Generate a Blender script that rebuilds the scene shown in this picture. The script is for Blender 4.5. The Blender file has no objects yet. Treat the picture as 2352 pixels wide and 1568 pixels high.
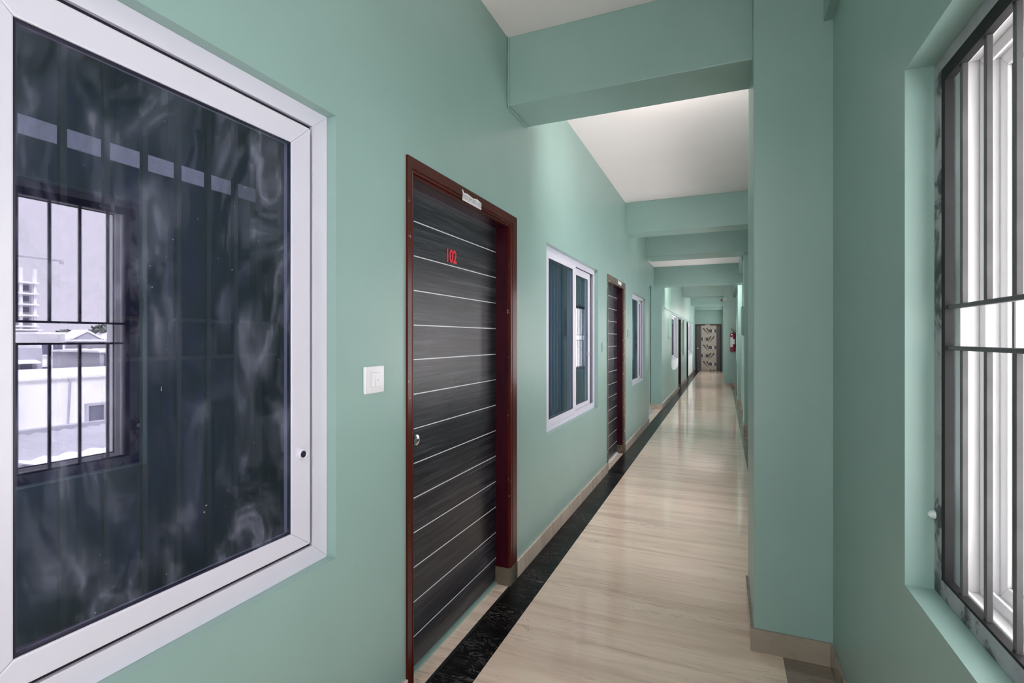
import bpy, bmesh, math, random
from mathutils import Vector, Matrix

S = bpy.context.scene
COL = S.collection
random.seed(7)

# ------------------------------------------------------------------ camera
F_PX, VPX, HOR = 1160.0, 1660.0, 778.0
cam_d = bpy.data.cameras.new('camera')
cam = bpy.data.objects.new('camera', cam_d)
COL.objects.link(cam)
yaw = math.atan((VPX - 1176.0) / F_PX)
cam.location = (0.0, 0.0, 1.40)
cam.rotation_euler = (math.radians(90), 0, yaw)
cam_d.sensor_width = 36.0
cam_d.lens = F_PX * 36.0 / 2352.0
cam_d.shift_y = -(784.0 - HOR) / 2352.0
cam_d.clip_start = 0.02
cam_d.clip_end = 600
S.camera = cam

# ------------------------------------------------------------------ light
SKY = 4.1
w = bpy.data.worlds.new('world')
S.world = w
w.use_nodes = True
bg = w.node_tree.nodes['Background']
bg.inputs['Color'].default_value = (1.0, 0.955, 0.97, 1)
bg.inputs['Strength'].default_value = SKY
sun_d = bpy.data.lights.new('sun', 'SUN')
sun_d.energy = 19.0
sun_d.angle = math.radians(12)
sun = bpy.data.objects.new('sun', sun_d)
COL.objects.link(sun)
sun.rotation_euler = (math.radians(12), math.radians(-24), 0)
S.view_settings.view_transform = 'Standard'
S.view_settings.look = 'None'
S.view_settings.exposure = 0.12
S.view_settings.gamma = 1.0
S.view_settings.use_curve_mapping = False
S.cycles.max_bounces = 14
S.cycles.diffuse_bounces = 10
S.cycles.glossy_bounces = 6
S.cycles.transparent_max_bounces = 12
S.cycles.sample_clamp_indirect = 6.0


def portal_back(x0, x1, y, z0, z1):
    d = bpy.data.lights.new('window_portal', 'AREA')
    d.shape = 'RECTANGLE'
    d.size = x1 - x0
    d.size_y = z1 - z0
    d.cycles.is_portal = True
    o = bpy.data.objects.new('window_portal', d)
    COL.objects.link(o)
    o.location = ((x0 + x1) / 2, y, (z0 + z1) / 2)
    o.rotation_euler = (math.radians(90), 0, 0)   # faces +Y


def portal(x, y0, y1, z0, z1, flip=False):
    d = bpy.data.lights.new('window_portal', 'AREA')
    d.shape = 'RECTANGLE'
    d.size = z1 - z0
    d.size_y = y1 - y0
    d.cycles.is_portal = True
    o = bpy.data.objects.new('window_portal', d)
    COL.objects.link(o)
    o.location = (x, (y0 + y1) / 2, (z0 + z1) / 2)
    o.rotation_euler = (0, math.radians(-90 if flip else 90), 0)   # -Z of light faces -X


# ------------------------------------------------------------------ materials
def lin(r, g, b):
    f = lambda c: (c / 255 / 12.92) if c <= 10 else ((c / 255 + 0.055) / 1.055) ** 2.4
    return (f(r), f(g), f(b), 1)


def new_mat(name):
    m = bpy.data.materials.new(name)
    m.use_nodes = True
    nt = m.node_tree
    return m, nt, nt.nodes['Principled BSDF']


def N(nt, typ, **kw):
    n = nt.nodes.new(typ)
    for k, v in kw.items():
        if k in n.inputs:
            n.inputs[k].default_value = v
        else:
            setattr(n, k, v)
    return n


def coords(nt, scale=(1, 1, 1), rot=(0, 0, 0)):
    g = nt.nodes.new('ShaderNodeNewGeometry')
    mp = nt.nodes.new('ShaderNodeMapping')
    mp.inputs['Scale'].default_value = scale
    mp.inputs['Rotation'].default_value = rot
    nt.links.new(g.outputs['Position'], mp.inputs['Vector'])
    return mp.outputs['Vector']


def ramp(nt, fac, stops):
    r = nt.nodes.new('ShaderNodeValToRGB')
    els = r.color_ramp.elements
    while len(els) < len(stops):
        els.new(0.5)
    for e, (p, c) in zip(els, stops):
        e.position = p
        e.color = c
    nt.links.new(fac, r.inputs['Fac'])
    return r.outputs['Color']


def noise(nt, vec, scale, detail=3, rough=0.5, dist=0.0):
    n = N(nt, 'ShaderNodeTexNoise', Scale=scale, Detail=detail, Roughness=rough, Distortion=dist)
    nt.links.new(vec, n.inputs['Vector'])
    return n.outputs['Fac']


def bump(nt, h, strength, distance=0.01):
    b = N(nt, 'ShaderNodeBump', Strength=strength, Distance=distance)
    nt.links.new(h, b.inputs['Height'])
    return b.outputs['Normal']


def g(v):
    return (v, v, v, 1)


def simple(name, col, rough=0.5, metal=0.0, spec=0.5, var=0.06, nscale=30.0, bmp=0.0, coat=0.0):
    m, nt, p = new_mat(name)
    v = coords(nt)
    f = noise(nt, v, nscale)
    c0 = tuple(max(0, x * (1 - var)) for x in col[:3]) + (1,)
    c1 = tuple(min(1, x * (1 + var)) for x in col[:3]) + (1,)
    nt.links.new(ramp(nt, f, [(0.3, c0), (0.7, c1)]), p.inputs['Base Color'])
    p.inputs['Roughness'].default_value = rough
    p.inputs['Metallic'].default_value = metal
    p.inputs['Specular IOR Level'].default_value = spec
    p.inputs['Coat Weight'].default_value = coat
    if bmp:
        nt.links.new(bump(nt, f, bmp, 0.002), p.inputs['Normal'])
    return m


def paint_mat(name, col):
    m, nt, p = new_mat(name)
    v = coords(nt)
    f = noise(nt, v, 0.9, 4, 0.6)
    c0 = tuple(x * 0.95 for x in col[:3]) + (1,)
    c1 = tuple(min(1, x * 1.05) for x in col[:3]) + (1,)
    base = ramp(nt, f, [(0.35, c0), (0.65, c1)])
    # a few small scuffs and specks
    sp = noise(nt, v, 22, 2, 0.4)
    dark = ramp(nt, sp, [(0.16, g(0.8)), (0.20, g(1))])
    mx = N(nt, 'ShaderNodeMix', data_type='RGBA', blend_type='MULTIPLY')
    mx.inputs[0].default_value = 1.0
    nt.links.new(base, mx.inputs[6])
    nt.links.new(dark, mx.inputs[7])
    nt.links.new(mx.outputs[2], p.inputs['Base Color'])
    p.inputs['Roughness'].default_value = 0.34
    p.inputs['Specular IOR Level'].default_value = 0.38
    f2 = noise(nt, v, 5.0, 4, 0.5)
    nt.links.new(bump(nt, f2, 0.12, 0.02), p.inputs['Normal'])
    return m


M = {}
M['wall'] = paint_mat('teal_wall_paint', (0.285, 0.425, 0.392))
M['ceiling'] = simple('ceiling_white_paint', (0.95, 0.86, 0.87), 0.75, spec=0.2, var=0.015, nscale=1.5)
M['patch'] = simple('pale_primer', (0.70, 0.78, 0.80), 0.5, var=0.03, nscale=6)
M['upvc'] = simple('white_upvc', (0.68, 0.66, 0.76), 0.28, var=0.015, nscale=8, spec=0.5)
M['upvc_dark'] = simple('grey_seal', (0.10, 0.09, 0.10), 0.5)
M['upvc_grey'] = simple('grey_track', (0.40, 0.39, 0.40), 0.4)
M['rubber'] = simple('black_gasket', (0.012, 0.012, 0.03), 0.4)
M['switch'] = simple('white_switch_plastic', (0.80, 0.79, 0.83), 0.25, var=0.01)
M['switch_gap'] = simple('switch_gap_grey', (0.35, 0.35, 0.38), 0.5)
M['chrome'] = simple('chrome', (0.75, 0.74, 0.74), 0.15, metal=1.0, var=0.02)
M['red'] = simple('red_number_vinyl', (0.75, 0.008, 0.03), 0.4, var=0.02)
M['paper'] = simple('white_paper', (0.75, 0.74, 0.77), 0.7, var=0.03)
M['ink'] = simple('faded_ink', (0.16, 0.155, 0.19), 0.7)
M['strip'] = simple('white_inlay', (0.78, 0.78, 0.84), 0.3, var=0.02)
M['curtain'] = simple('navy_curtain', (0.020, 0.019, 0.065), 0.9, var=0.5, nscale=9)
M['curtain_reflection'] = simple('reflection_blue_curtain', (0.08, 0.15, 0.34), 0.9, var=0.15, nscale=2.5)  # blue reflection of the far panes put into the curtain colour
M['band'] = simple('curtain_band', (0.85, 0.87, 0.90), 0.9, var=0.08, nscale=60)
M['room'] = simple('dark_room', (0.05, 0.05, 0.06), 0.9)
M['bar'] = simple('dark_bar', (0.02, 0.02, 0.03), 0.5)
M['extred'] = simple('extinguisher_red', (0.27, 0.025, 0.055), 0.3, var=0.05)
M['black'] = simple('black_plastic', (0.015, 0.02, 0.02), 0.4)
M['yellow'] = simple('yellow_brass', (0.6, 0.55, 0.25), 0.4)
M['doorgrey'] = simple('charcoal_laminate', (0.052, 0.050, 0.060), 0.4, var=0.12, nscale=40)
M['beige'] = simple('beige_laminate', (0.40, 0.345, 0.30), 0.4, var=0.06, nscale=4)
M['browntrim'] = simple('brown_edge', (0.16, 0.11, 0.10), 0.4)
M['inlay'] = simple('dark_brown_inlay', (0.055, 0.045, 0.040), 0.4, var=0.15)
M['whiteext'] = simple('white_render', (0.80, 0.80, 0.80), 0.8, var=0.06, nscale=0.6)
M['greyext'] = simple('grey_render', (0.42, 0.42, 0.45), 0.85, var=0.12, nscale=0.5)
M['roofgrey'] = simple('grey_sheet_roof', (0.40, 0.40, 0.42), 0.6, var=0.10, nscale=0.9)
M['roofwhite'] = simple('white_sheet_roof', (0.74, 0.74, 0.76), 0.6, var=0.05, nscale=0.9)
M['extdark'] = simple('shaded_window', (0.12, 0.12, 0.16), 0.5)
M['concrete'] = simple('far_concrete', (0.55, 0.55, 0.60), 0.9, var=0.08, nscale=0.1)
M['ground'] = simple('dusty_ground', (0.58, 0.57, 0.56), 0.95, var=0.15, nscale=0.3)
M['leaf'] = simple('dusty_leaves', (0.16, 0.19, 0.15), 0.8, var=0.3, nscale=2)


def floor_mat(name, base, dark, light, rot=0.06, contrast=1.0):
    m, nt, p = new_mat(name)
    v = coords(nt, (0.45, 7.0, 1.0), (0, 0, rot))
    f1 = noise(nt, v, 1.6, 6, 0.62, 0.6)
    c = ramp(nt, f1, [(0.30, dark), (0.47, base), (0.62, light), (0.75, base)])
    v2 = coords(nt, (1.3, 26.0, 1.0), (0, 0, rot * 1.2))
    f2 = noise(nt, v2, 1.5, 10, 0.74, 1.0)
    vein = ramp(nt, f2, [(0.30, g(0.66)), (0.38, g(0.86)), (0.46, g(0.97)), (0.60, g(1.02))])
    v3 = coords(nt, (0.8, 1.5, 1.0))
    f3 = noise(nt, v3, 0.7, 2)
    blot = ramp(nt, f3, [(0.35, g(0.93)), (0.65, g(1.05))])
    mx = N(nt, 'ShaderNodeMix', data_type='RGBA', blend_type='MULTIPLY')
    mx.inputs[0].default_value = contrast
    nt.links.new(c, mx.inputs[6]); nt.links.new(vein, mx.inputs[7])
    v4 = coords(nt, (0.9, 9.0, 1.0), (0, 0, rot * 1.3))
    f4 = noise(nt, v4, 1.3, 10, 0.66, 0.8)
    crisp = ramp(nt, f4, [(0.465, g(1.0)), (0.490, g(0.66)), (0.500, g(1.08)), (0.52, g(1.0))])
    f5 = noise(nt, v3, 2.3, 3)
    cm = ramp(nt, f5, [(0.42, g(0.0)), (0.62, g(1.0))])
    mx3 = N(nt, 'ShaderNodeMix', data_type='RGBA', blend_type='MULTIPLY')
    nt.links.new(cm, mx3.inputs[0]); nt.links.new(mx.outputs[2], mx3.inputs[6]); nt.links.new(crisp, mx3.inputs[7])
    mx2 = N(nt, 'ShaderNodeMix', data_type='RGBA', blend_type='MULTIPLY')
    mx2.inputs[0].default_value = 1.0
    nt.links.new(mx3.outputs[2], mx2.inputs[6]); nt.links.new(blot, mx2.inputs[7])
    nt.links.new(mx2.outputs[2], p.inputs['Base Color'])
    p.inputs['Roughness'].default_value = 0.09
    p.inputs['Specular IOR Level'].default_value = 0.5
    nt.links.new(bump(nt, f3, 0.03, 0.01), p.inputs['Normal'])
    return m


M['floor'] = floor_mat('beige_marble_tile', (0.86, 0.67, 0.545, 1), (0.72, 0.55, 0.445, 1), (0.92, 0.74, 0.61, 1))
M['border'] = floor_mat('brown_marble_tile', (0.27, 0.22, 0.175, 1), (0.19, 0.15, 0.12, 1), (0.34, 0.28, 0.235, 1))
M['lobby'] = floor_mat('lilac_marble_tile', (0.50, 0.48, 0.52, 1), (0.40, 0.38, 0.43, 1), (0.60, 0.58, 0.62, 1))
M['skirt'] = floor_mat('beige_skirting_tile', (0.56, 0.46, 0.385, 1), (0.48, 0.39, 0.32, 1), (0.62, 0.52, 0.44, 1), 0.0, 0.6)
M['skirt_shaded'] = floor_mat('shaded_skirting_tile', (0.32, 0.265, 0.215, 1), (0.26, 0.21, 0.17, 1), (0.38, 0.32, 0.265, 1), 0.0, 0.6)  # skirting tile with the right side's shade put into its colour
M['jamb_stone'] = floor_mat('olive_brown_tile', (0.11, 0.092, 0.062, 1), (0.07, 0.058, 0.038, 1), (0.18, 0.15, 0.11, 1), 0.0, 1.0)
M['grout'] = simple('grout', (0.20, 0.175, 0.15), 0.9)


def black_marble():
    m, nt, p = new_mat('black_marble')
    v = coords(nt, (0.8, 2.2, 1.0), (0, 0, 0.25))
    f = noise(nt, v, 6.5, 7, 0.62, 2.4)
    vein = ramp(nt, f, [(0.484, g(0.0045)), (0.5, (0.17, 0.17, 0.175, 1)), (0.516, g(0.005))])
    f2 = noise(nt, v, 3.0, 3, 0.5)
    mask = ramp(nt, f2, [(0.42, g(0.0)), (0.60, g(1.0))])
    mx = N(nt, 'ShaderNodeMix', data_type='RGBA')
    nt.links.new(mask, mx.inputs[0])
    mx.inputs[6].default_value = g(0.005)
    nt.links.new(vein, mx.inputs[7])
    nt.links.new(mx.outputs[2], p.inputs['Base Color'])
    p.inputs['Roughness'].default_value = 0.28
    p.inputs['Specular IOR Level'].default_value = 0.10
    return m


M['blackmarble'] = black_marble()
M['blacktrim'] = simple('black_marble_edge', (0.02, 0.02, 0.021), 0.3, spec=0.15)


def laminate():
    m, nt, p = new_mat('dark_brushed_laminate')
    v = coords(nt, (3.0, 0.8, 40.0), (0.04, 0, 0))
    f = noise(nt, v, 1.7, 9, 0.72, 0.8)
    c = ramp(nt, f, [(0.28, (0.003, 0.003, 0.007, 1)), (0.48, (0.009, 0.009, 0.015, 1)), (0.60, (0.030, 0.031, 0.042, 1)), (0.74, (0.11, 0.112, 0.13, 1))])
    v3 = coords(nt, (3.0, 1.3, 120.0), (0.05, 0, 0))
    f3 = noise(nt, v3, 1.5, 6, 0.6, 1.4)
    fl = ramp(nt, f3, [(0.50, g(0.0)), (0.66, (0.085, 0.088, 0.10, 1))])
    fm = noise(nt, coords(nt, (1, 1, 2.5)), 1.6, 3)
    fmr = ramp(nt, fm, [(0.38, g(0.0)), (0.62, g(1.0))])
    sc = N(nt, 'ShaderNodeMix', data_type='RGBA', blend_type='ADD')
    nt.links.new(fmr, sc.inputs[0]); nt.links.new(c, sc.inputs[6]); nt.links.new(fl, sc.inputs[7])
    nt.links.new(sc.outputs[2], p.inputs['Base Color'])
    v2 = coords(nt)
    f2 = noise(nt, v2, 3.0, 5, 0.6)
    r = ramp(nt, f2, [(0.3, g(0.27)), (0.7, g(0.34))])
    nt.links.new(r, p.inputs['Roughness'])
    p.inputs['Specular IOR Level'].default_value = 0.34
    return m


M['laminate'] = laminate()


def varnish(name, base, worn, thr):
    m, nt, p = new_mat(name)
    v = coords(nt, (4, 1, 1))
    f = noise(nt, v, 3, 5, 0.6)
    dark = tuple(x * 0.55 for x in base[:3]) + (1,)
    c = ramp(nt, f, [(0.3, dark), (0.7, base)])
    v2 = coords(nt)
    f2 = noise(nt, v2, 26, 5, 0.6)
    mask = ramp(nt, f2, [(thr, g(0)), (thr + 0.04, g(1))])
    mx = N(nt, 'ShaderNodeMix', data_type='RGBA')
    nt.links.new(mask, mx.inputs[0])
    nt.links.new(c, mx.inputs[6])
    mx.inputs[7].default_value = worn
    nt.links.new(mx.outputs[2], p.inputs['Base Color'])
    p.inputs['Roughness'].default_value = 0.24
    p.inputs['Specular IOR Level'].default_value = 0.3
    nt.links.new(bump(nt, f2, 0.15, 0.003), p.inputs['Normal'])
    return m


M['frame1'] = varnish('red_brown_varnish', (0.088, 0.009, 0.005, 1), (0.30, 0.20, 0.19, 1), 0.67)
M['jamb1'] = varnish('maroon_varnish', (0.050, 0.004, 0.012, 1), (0.10, 0.05, 0.06, 1), 0.78)
M['frame2'] = varnish('weathered_brown_varnish', (0.20, 0.15, 0.12, 1), (0.45, 0.40, 0.38, 1), 0.60)
M['frame3'] = varnish('dark_brown_varnish', (0.035, 0.022, 0.022, 1), (0.2, 0.18, 0.17, 1), 0.72)


def iron():
    m, nt, p = new_mat('chipped_iron_paint')
    v = coords(nt)
    f = noise(nt, v, 7, 6, 0.65, 0.4)
    c = ramp(nt, f, [(0.36, (0.035, 0.035, 0.042, 1)), (0.42, (0.10, 0.10, 0.11, 1)), (0.47, (0.36, 0.35, 0.37, 1)), (0.75, (0.50, 0.49, 0.52, 1))])
    nt.links.new(c, p.inputs['Base Color'])
    p.inputs['Roughness'].default_value = 0.5
    nt.links.new(bump(nt, f, 0.5, 0.002), p.inputs['Normal'])
    return m


M['iron'] = iron()
M['ironinner'] = simple('inner_iron_paint', (0.016, 0.016, 0.017), 0.6, spec=0.2, var=0.2, nscale=10)
M['upvc_plain'] = simple('plain_white_upvc', (0.74, 0.74, 0.75), 0.3, var=0.02, nscale=8)
M['irondark'] = simple('dark_iron_paint', (0.055, 0.054, 0.056), 0.35, var=0.25, nscale=14)


def glass_mat(name, tint, refl, refl_col, dirt):
    m = bpy.data.materials.new(name)
    m.use_nodes = True
    nt = m.node_tree
    nt.nodes.clear()
    out = nt.nodes.new('ShaderNodeOutputMaterial')
    tr = nt.nodes.new('ShaderNodeBsdfTransparent')
    tr.inputs['Color'].default_value = tint
    gl = nt.nodes.new('ShaderNodeBsdfGlossy')
    gl.inputs['Roughness'].default_value = 0.0
    gl.inputs['Color'].default_value = refl_col
    mix = nt.nodes.new('ShaderNodeMixShader')
    ge = nt.nodes.new('ShaderNodeNewGeometry')
    dp = N(nt, 'ShaderNodeVectorMath', operation='DOT_PRODUCT')
    nt.links.new(ge.outputs['Incoming'], dp.inputs[0]); nt.links.new(ge.outputs['Normal'], dp.inputs[1])
    ab = N(nt, 'ShaderNodeMath', operation='ABSOLUTE'); nt.links.new(dp.outputs['Value'], ab.inputs[0])
    om = N(nt, 'ShaderNodeMath', operation='SUBTRACT'); om.inputs[0].default_value = 1.0; nt.links.new(ab.outputs[0], om.inputs[1])
    pw = N(nt, 'ShaderNodeMath', operation='POWER'); nt.links.new(om.outputs[0], pw.inputs[0]); pw.inputs[1].default_value = 5.0
    ma = N(nt, 'ShaderNodeMath', operation='MULTIPLY_ADD', use_clamp=True)
    nt.links.new(pw.outputs[0], ma.inputs[0]); ma.inputs[1].default_value = 1.0 - refl; ma.inputs[2].default_value = refl
    nt.links.new(ma.outputs[0], mix.inputs[0])
    nt.links.new(tr.outputs[0], mix.inputs[1])
    nt.links.new(gl.outputs[0], mix.inputs[2])
    df = nt.nodes.new('ShaderNodeBsdfDiffuse')
    df.inputs['Color'].default_value = (0.46, 0.48, 0.60, 1)
    v = coords(nt, (1, 1.6, 0.75))
    f = noise(nt, v, 4.6, 9, 0.68, 1.6)
    v2 = coords(nt)
    f2 = noise(nt, v2, 1.7, 2)
    f3 = noise(nt, v2, 110, 1, 0.3)
    a = ramp(nt, f, [(0.44, g(0.02)), (0.56, g(0.22)), (0.70, g(0.95))])
    b = ramp(nt, f2, [(0.35, g(0.15)), (0.60, g(1.0))])
    spk = ramp(nt, f3, [(0.80, g(0)), (0.83, g(1.2))])
    mm = N(nt, 'ShaderNodeMath', operation='MULTIPLY')
    nt.links.new(a, mm.inputs[0]); nt.links.new(b, mm.inputs[1])
    ad = N(nt, 'ShaderNodeMath', operation='ADD')
    nt.links.new(mm.outputs[0], ad.inputs[0]); nt.links.new(spk, ad.inputs[1])
    mu = N(nt, 'ShaderNodeMath', operation='MULTIPLY', use_clamp=True)
    nt.links.new(ad.outputs[0], mu.inputs[0]); mu.inputs[1].default_value = dirt
    m2 = nt.nodes.new('ShaderNodeMixShader')
    nt.links.new(mu.outputs[0], m2.inputs[0])
    nt.links.new(mix.outputs[0], m2.inputs[1])
    nt.links.new(df.outputs[0], m2.inputs[2])
    nt.links.new(m2.outputs[0], out.inputs['Surface'])
    return m


M['glass_far'] = glass_mat('blue_tinted_glass', (0.84, 0.86, 0.94, 1), 0.12, (0.80, 0.88, 1.0, 1), 0.08)
M['glass'] = glass_mat('tinted_glass', (0.82, 0.82, 0.92, 1), 0.118, (0.88, 0.87, 0.98, 1), 0.34)


# ------------------------------------------------------------------ helpers
class MB:
    """collects geometry for ONE mesh object"""

    def __init__(self):
        self.v = []
        self.f = []

    def box(self, x0, x1, y0, y1, z0, z1):
        n = len(self.v)
        x0, x1 = min(x0, x1), max(x0, x1)
        y0, y1 = min(y0, y1), max(y0, y1)
        z0, z1 = min(z0, z1), max(z0, z1)
        self.v += [(x0, y0, z0), (x1, y0, z0), (x1, y1, z0), (x0, y1, z0), (x0, y0, z1), (x1, y0, z1), (x1, y1, z1), (x0, y1, z1)]
        self.f += [tuple(n + i for i in q) for q in ((0, 3, 2, 1), (4, 5, 6, 7), (0, 1, 5, 4), (1, 2, 6, 5), (2, 3, 7, 6), (3, 0, 4, 7))]
        return self

    def tube(self, pts, r, seg=8, cap=True):
        pts = [Vector(p) for p in pts]
        rings = []
        for i, p in enumerate(pts):
            a = pts[max(0, i - 1)]
            b = pts[min(len(pts) - 1, i + 1)]
            d = (b - a).normalized()
            up = Vector((0, 0, 1)) if abs(d.z) < 0.9 else Vector((0, 1, 0))
            s = d.cross(up).normalized()
            t = s.cross(d).normalized()
            rr = r[i] if isinstance(r, (list, tuple)) else r
            n = len(self.v)
            for k in range(seg):
                an = 2 * math.pi * k / seg
                self.v.append(tuple(p + s * math.cos(an) * rr + t * math.sin(an) * rr))
            rings.append(n)
        for a, b in zip(rings, rings[1:]):
            for k in range(seg):
                k2 = (k + 1) % seg
                self.f.append((a + k, a + k2, b + k2, b + k))
        if cap:
            self.f.append(tuple(rings[0] + k for k in range(seg)))
            self.f.append(tuple(rings[-1] + k for k in reversed(range(seg))))
        return self

    def lathe(self, prof, origin, axis='Z', seg=20):
        """prof = [(radius, height)]"""
        ox, oy, oz = origin
        rings = []
        for r, h in prof:
            n = len(self.v)
            for k in range(seg):
                an = 2 * math.pi * k / seg
                a, b = math.cos(an) * r, math.sin(an) * r
                p = {'Z': (a, b, h), 'X': (h, a, b), 'Y': (a, h, b)}[axis]
                self.v.append((ox + p[0], oy + p[1], oz + p[2]))
            rings.append(n)
        for a, b in zip(rings, rings[1:]):
            for k in range(seg):
                k2 = (k + 1) % seg
                self.f.append((a + k, a + k2, b + k2, b + k))
        self.f.append(tuple(rings[0] + k for k in range(seg)))
        self.f.append(tuple(rings[-1] + k for k in reversed(range(seg))))
        return self

    def prism(self, poly, axis, a, b):
        """poly = 2-D outline; axis = direction of extrusion from a to b"""
        n = len(self.v)
        m = len(poly)
        for h in (a, b):
            for (p, q) in poly:
                self.v.append({'X': (h, p, q), 'Y': (p, h, q), 'Z': (p, q, h)}[axis])
        self.f.append(tuple(n + i for i in range(m)))
        self.f.append(tuple(n + m + i for i in reversed(range(m))))
        for i in range(m):
            j = (i + 1) % m
            self.f.append((n + i, n + j, n + m + j, n + m + i))
        return self

    def build(self, name, mat, parent=None, bevel=0.0, smooth=False, seg=2):
        me = bpy.data.meshes.new(name)
        me.from_pydata(self.v, [], self.f)
        bm = bmesh.new()
        bm.from_mesh(me)
        bmesh.ops.recalc_face_normals(bm, faces=bm.faces)
        if bevel:
            bmesh.ops.bevel(bm, geom=[e for e in bm.edges if len(e.link_faces) == 2 and e.calc_face_angle(0) > 0.6], offset=bevel, segments=seg, profile=0.6, affect='EDGES', clamp_overlap=True)
        bm.to_mesh(me)
        bm.free()
        if smooth:
            for p in me.polygons:
                p.use_smooth = True
            try:
                me.set_sharp_from_angle(angle=math.radians(35))
            except Exception:
                pass
        if mat is not None:
            me.materials.append(mat)
        o = bpy.data.objects.new(name, me)
        COL.objects.link(o)
        if parent is not None:
            o.parent = parent
            o.matrix_parent_inverse = Matrix.Translation(parent.location).inverted() if parent.type == 'EMPTY' else Matrix()
        return o


def tag(o, label=None, cat=None, group=None, kind=None):
    if label: o['label'] = label
    if cat: o['category'] = cat
    if group: o['group'] = group
    if kind: o['kind'] = kind
    return o


def empty(name, loc=(0, 0, 0)):
    o = bpy.data.objects.new(name, None)
    o.empty_display_size = 0.1
    o.location = loc
    COL.objects.link(o)
    return o


def inst(src, name, parent, loc):
    o = bpy.data.objects.new(name, src.data)
    COL.objects.link(o)
    o.parent = parent
    o.location = loc
    return o


def wall_x(mb, x0, x1, ys, zs, holes):
    """wall in a plane of constant x, solid between x0 and x1, with rectangular holes (y0, y1, z0, z1)"""
    Y = sorted(set([ys[0], ys[1]] + [h[0] for h in holes] + [h[1] for h in holes]))
    Z = sorted(set([zs[0], zs[1]] + [h[2] for h in holes] + [h[3] for h in holes]))
    solid = {}
    for i in range(len(Y) - 1):
        for j in range(len(Z) - 1):
            cy, cz = (Y[i] + Y[i + 1]) / 2, (Z[j] + Z[j + 1]) / 2
            solid[i, j] = not any(h[0] < cy < h[1] and h[2] < cz < h[3] for h in holes)
    idx = {}

    def vtx(x, y, z):
        k = (x, y, z)
        if k not in idx:
            idx[k] = len(mb.v)
            mb.v.append(k)
        return idx[k]
    for (i, j), s in solid.items():
        if not s:
            continue
        a, b, c, d = Y[i], Y[i + 1], Z[j], Z[j + 1]
        mb.f.append((vtx(x0, a, c), vtx(x0, b, c), vtx(x0, b, d), vtx(x0, a, d)))
        mb.f.append((vtx(x1, a, c), vtx(x1, a, d), vtx(x1, b, d), vtx(x1, b, c)))
        if not solid.get((i - 1, j), False):
            mb.f.append((vtx(x0, a, c), vtx(x0, a, d), vtx(x1, a, d), vtx(x1, a, c)))
        if not solid.get((i + 1, j), False):
            mb.f.append((vtx(x0, b, c), vtx(x1, b, c), vtx(x1, b, d), vtx(x0, b, d)))
        if not solid.get((i, j - 1), False):
            mb.f.append((vtx(x0, a, c), vtx(x1, a, c), vtx(x1, b, c), vtx(x0, b, c)))
        if not solid.get((i, j + 1), False):
            mb.f.append((vtx(x0, a, d), vtx(x0, b, d), vtx(x1, b, d), vtx(x1, a, d)))
    return mb


def ring(mb, x0, x1, y0, y1, z0, z1, l, r, t, b):
    """rectangular frame in a plane of constant x, member widths left, right, top, bottom, mitred corners"""
    o = [(y0, z0), (y1, z0), (y1, z1), (y0, z1)]
    i = [(y0 + l, z0 + b), (y1 - r, z0 + b), (y1 - r, z1 - t), (y0 + l, z1 - t)]
    for k in range(4):
        k2 = (k + 1) % 4
        mb.prism([o[k], o[k2], i[k2], i[k]], 'X', x0, x1)
    return mb


def text_mesh(name, txt, size, mat, parent, mw, bold=0.0, depth=0.001):
    cu = bpy.data.curves.new(name, 'FONT')
    cu.body = txt
    cu.size = size
    cu.align_x = 'CENTER'
    cu.align_y = 'CENTER'
    cu.extrude = depth
    cu.offset = bold
    tmp = bpy.data.objects.new(name + '_tmp', cu)
    COL.objects.link(tmp)
    dg = bpy.context.evaluated_depsgraph_get()
    me = bpy.data.meshes.new_from_object(tmp.evaluated_get(dg))
    bpy.data.objects.remove(tmp)
    me.materials.clear()
    me.materials.append(mat)
    me.transform(mw)
    o = bpy.data.objects.new(name, me)
    COL.objects.link(o)
    o.parent = parent
    return o


# text plane facing +X (left wall): text right = +Y?  viewed from +X looking to -X, right hand is +Y
def facing_px(x, y, z, sx=1.0, sy=1.0, roll=0.0):
    return Matrix.Translation((x, y, z)) @ Matrix(((0, 0, 1, 0), (1, 0, 0, 0), (0, 1, 0, 0), (0, 0, 0, 1))) @ Matrix.Rotation(roll, 4, 'Z') @ Matrix.Diagonal((sx, sy, 1, 1))


# ------------------------------------------------------------------ dimensions
XL = -1.12          # left wall face
XR = 0.435          # right wall face
XRF = 0.352         # right wall face further down the corridor
YB, YE = -3.6, 23.65
ZC = 3.10
OPEN0, OPEN1 = 8.506, 10.43     # lobby opening in the left wall
T = 0.22

# windows in the left wall: opening y0 y1 z0 z1
W1 = (-0.24, 1.25, 0.712, 2.10)
W2 = (3.30, 4.86, 0.735, 2.065)
W3 = (6.88, 8.12, 0.752, 2.025)
W4 = (12.57, 14.20, 0.87, 2.0)
W5 = (15.60, 16.75, 0.88, 1.98)
W6 = (18.95, 20.95, 0.83, 1.97)
# doors in the left wall
D1 = (1.628, 2.737, 2.105)
D2 = (5.267, 6.312, 2.082)
D3 = (14.48, 15.36, 2.0)
D4 = (17.90, 18.62, 1.99)
# windows in the right wall
R0 = (-2.75, -1.15, 0.764, 2.095)
R1 = (-0.12, 1.598, 0.764, 2.095)
R2 = (3.25, 5.30, 0.764, 2.095)
R3 = (5.60, 7.30, 0.764, 2.095)
R4 = (9.10, 10.75, 0.764, 2.095)
R5 = (13.1, 15.65, 0.764, 2.095)
R6 = (17.0, 19.2, 0.764, 2.095)
R7 = (19.8, 22.8, 0.764, 2.095)

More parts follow.
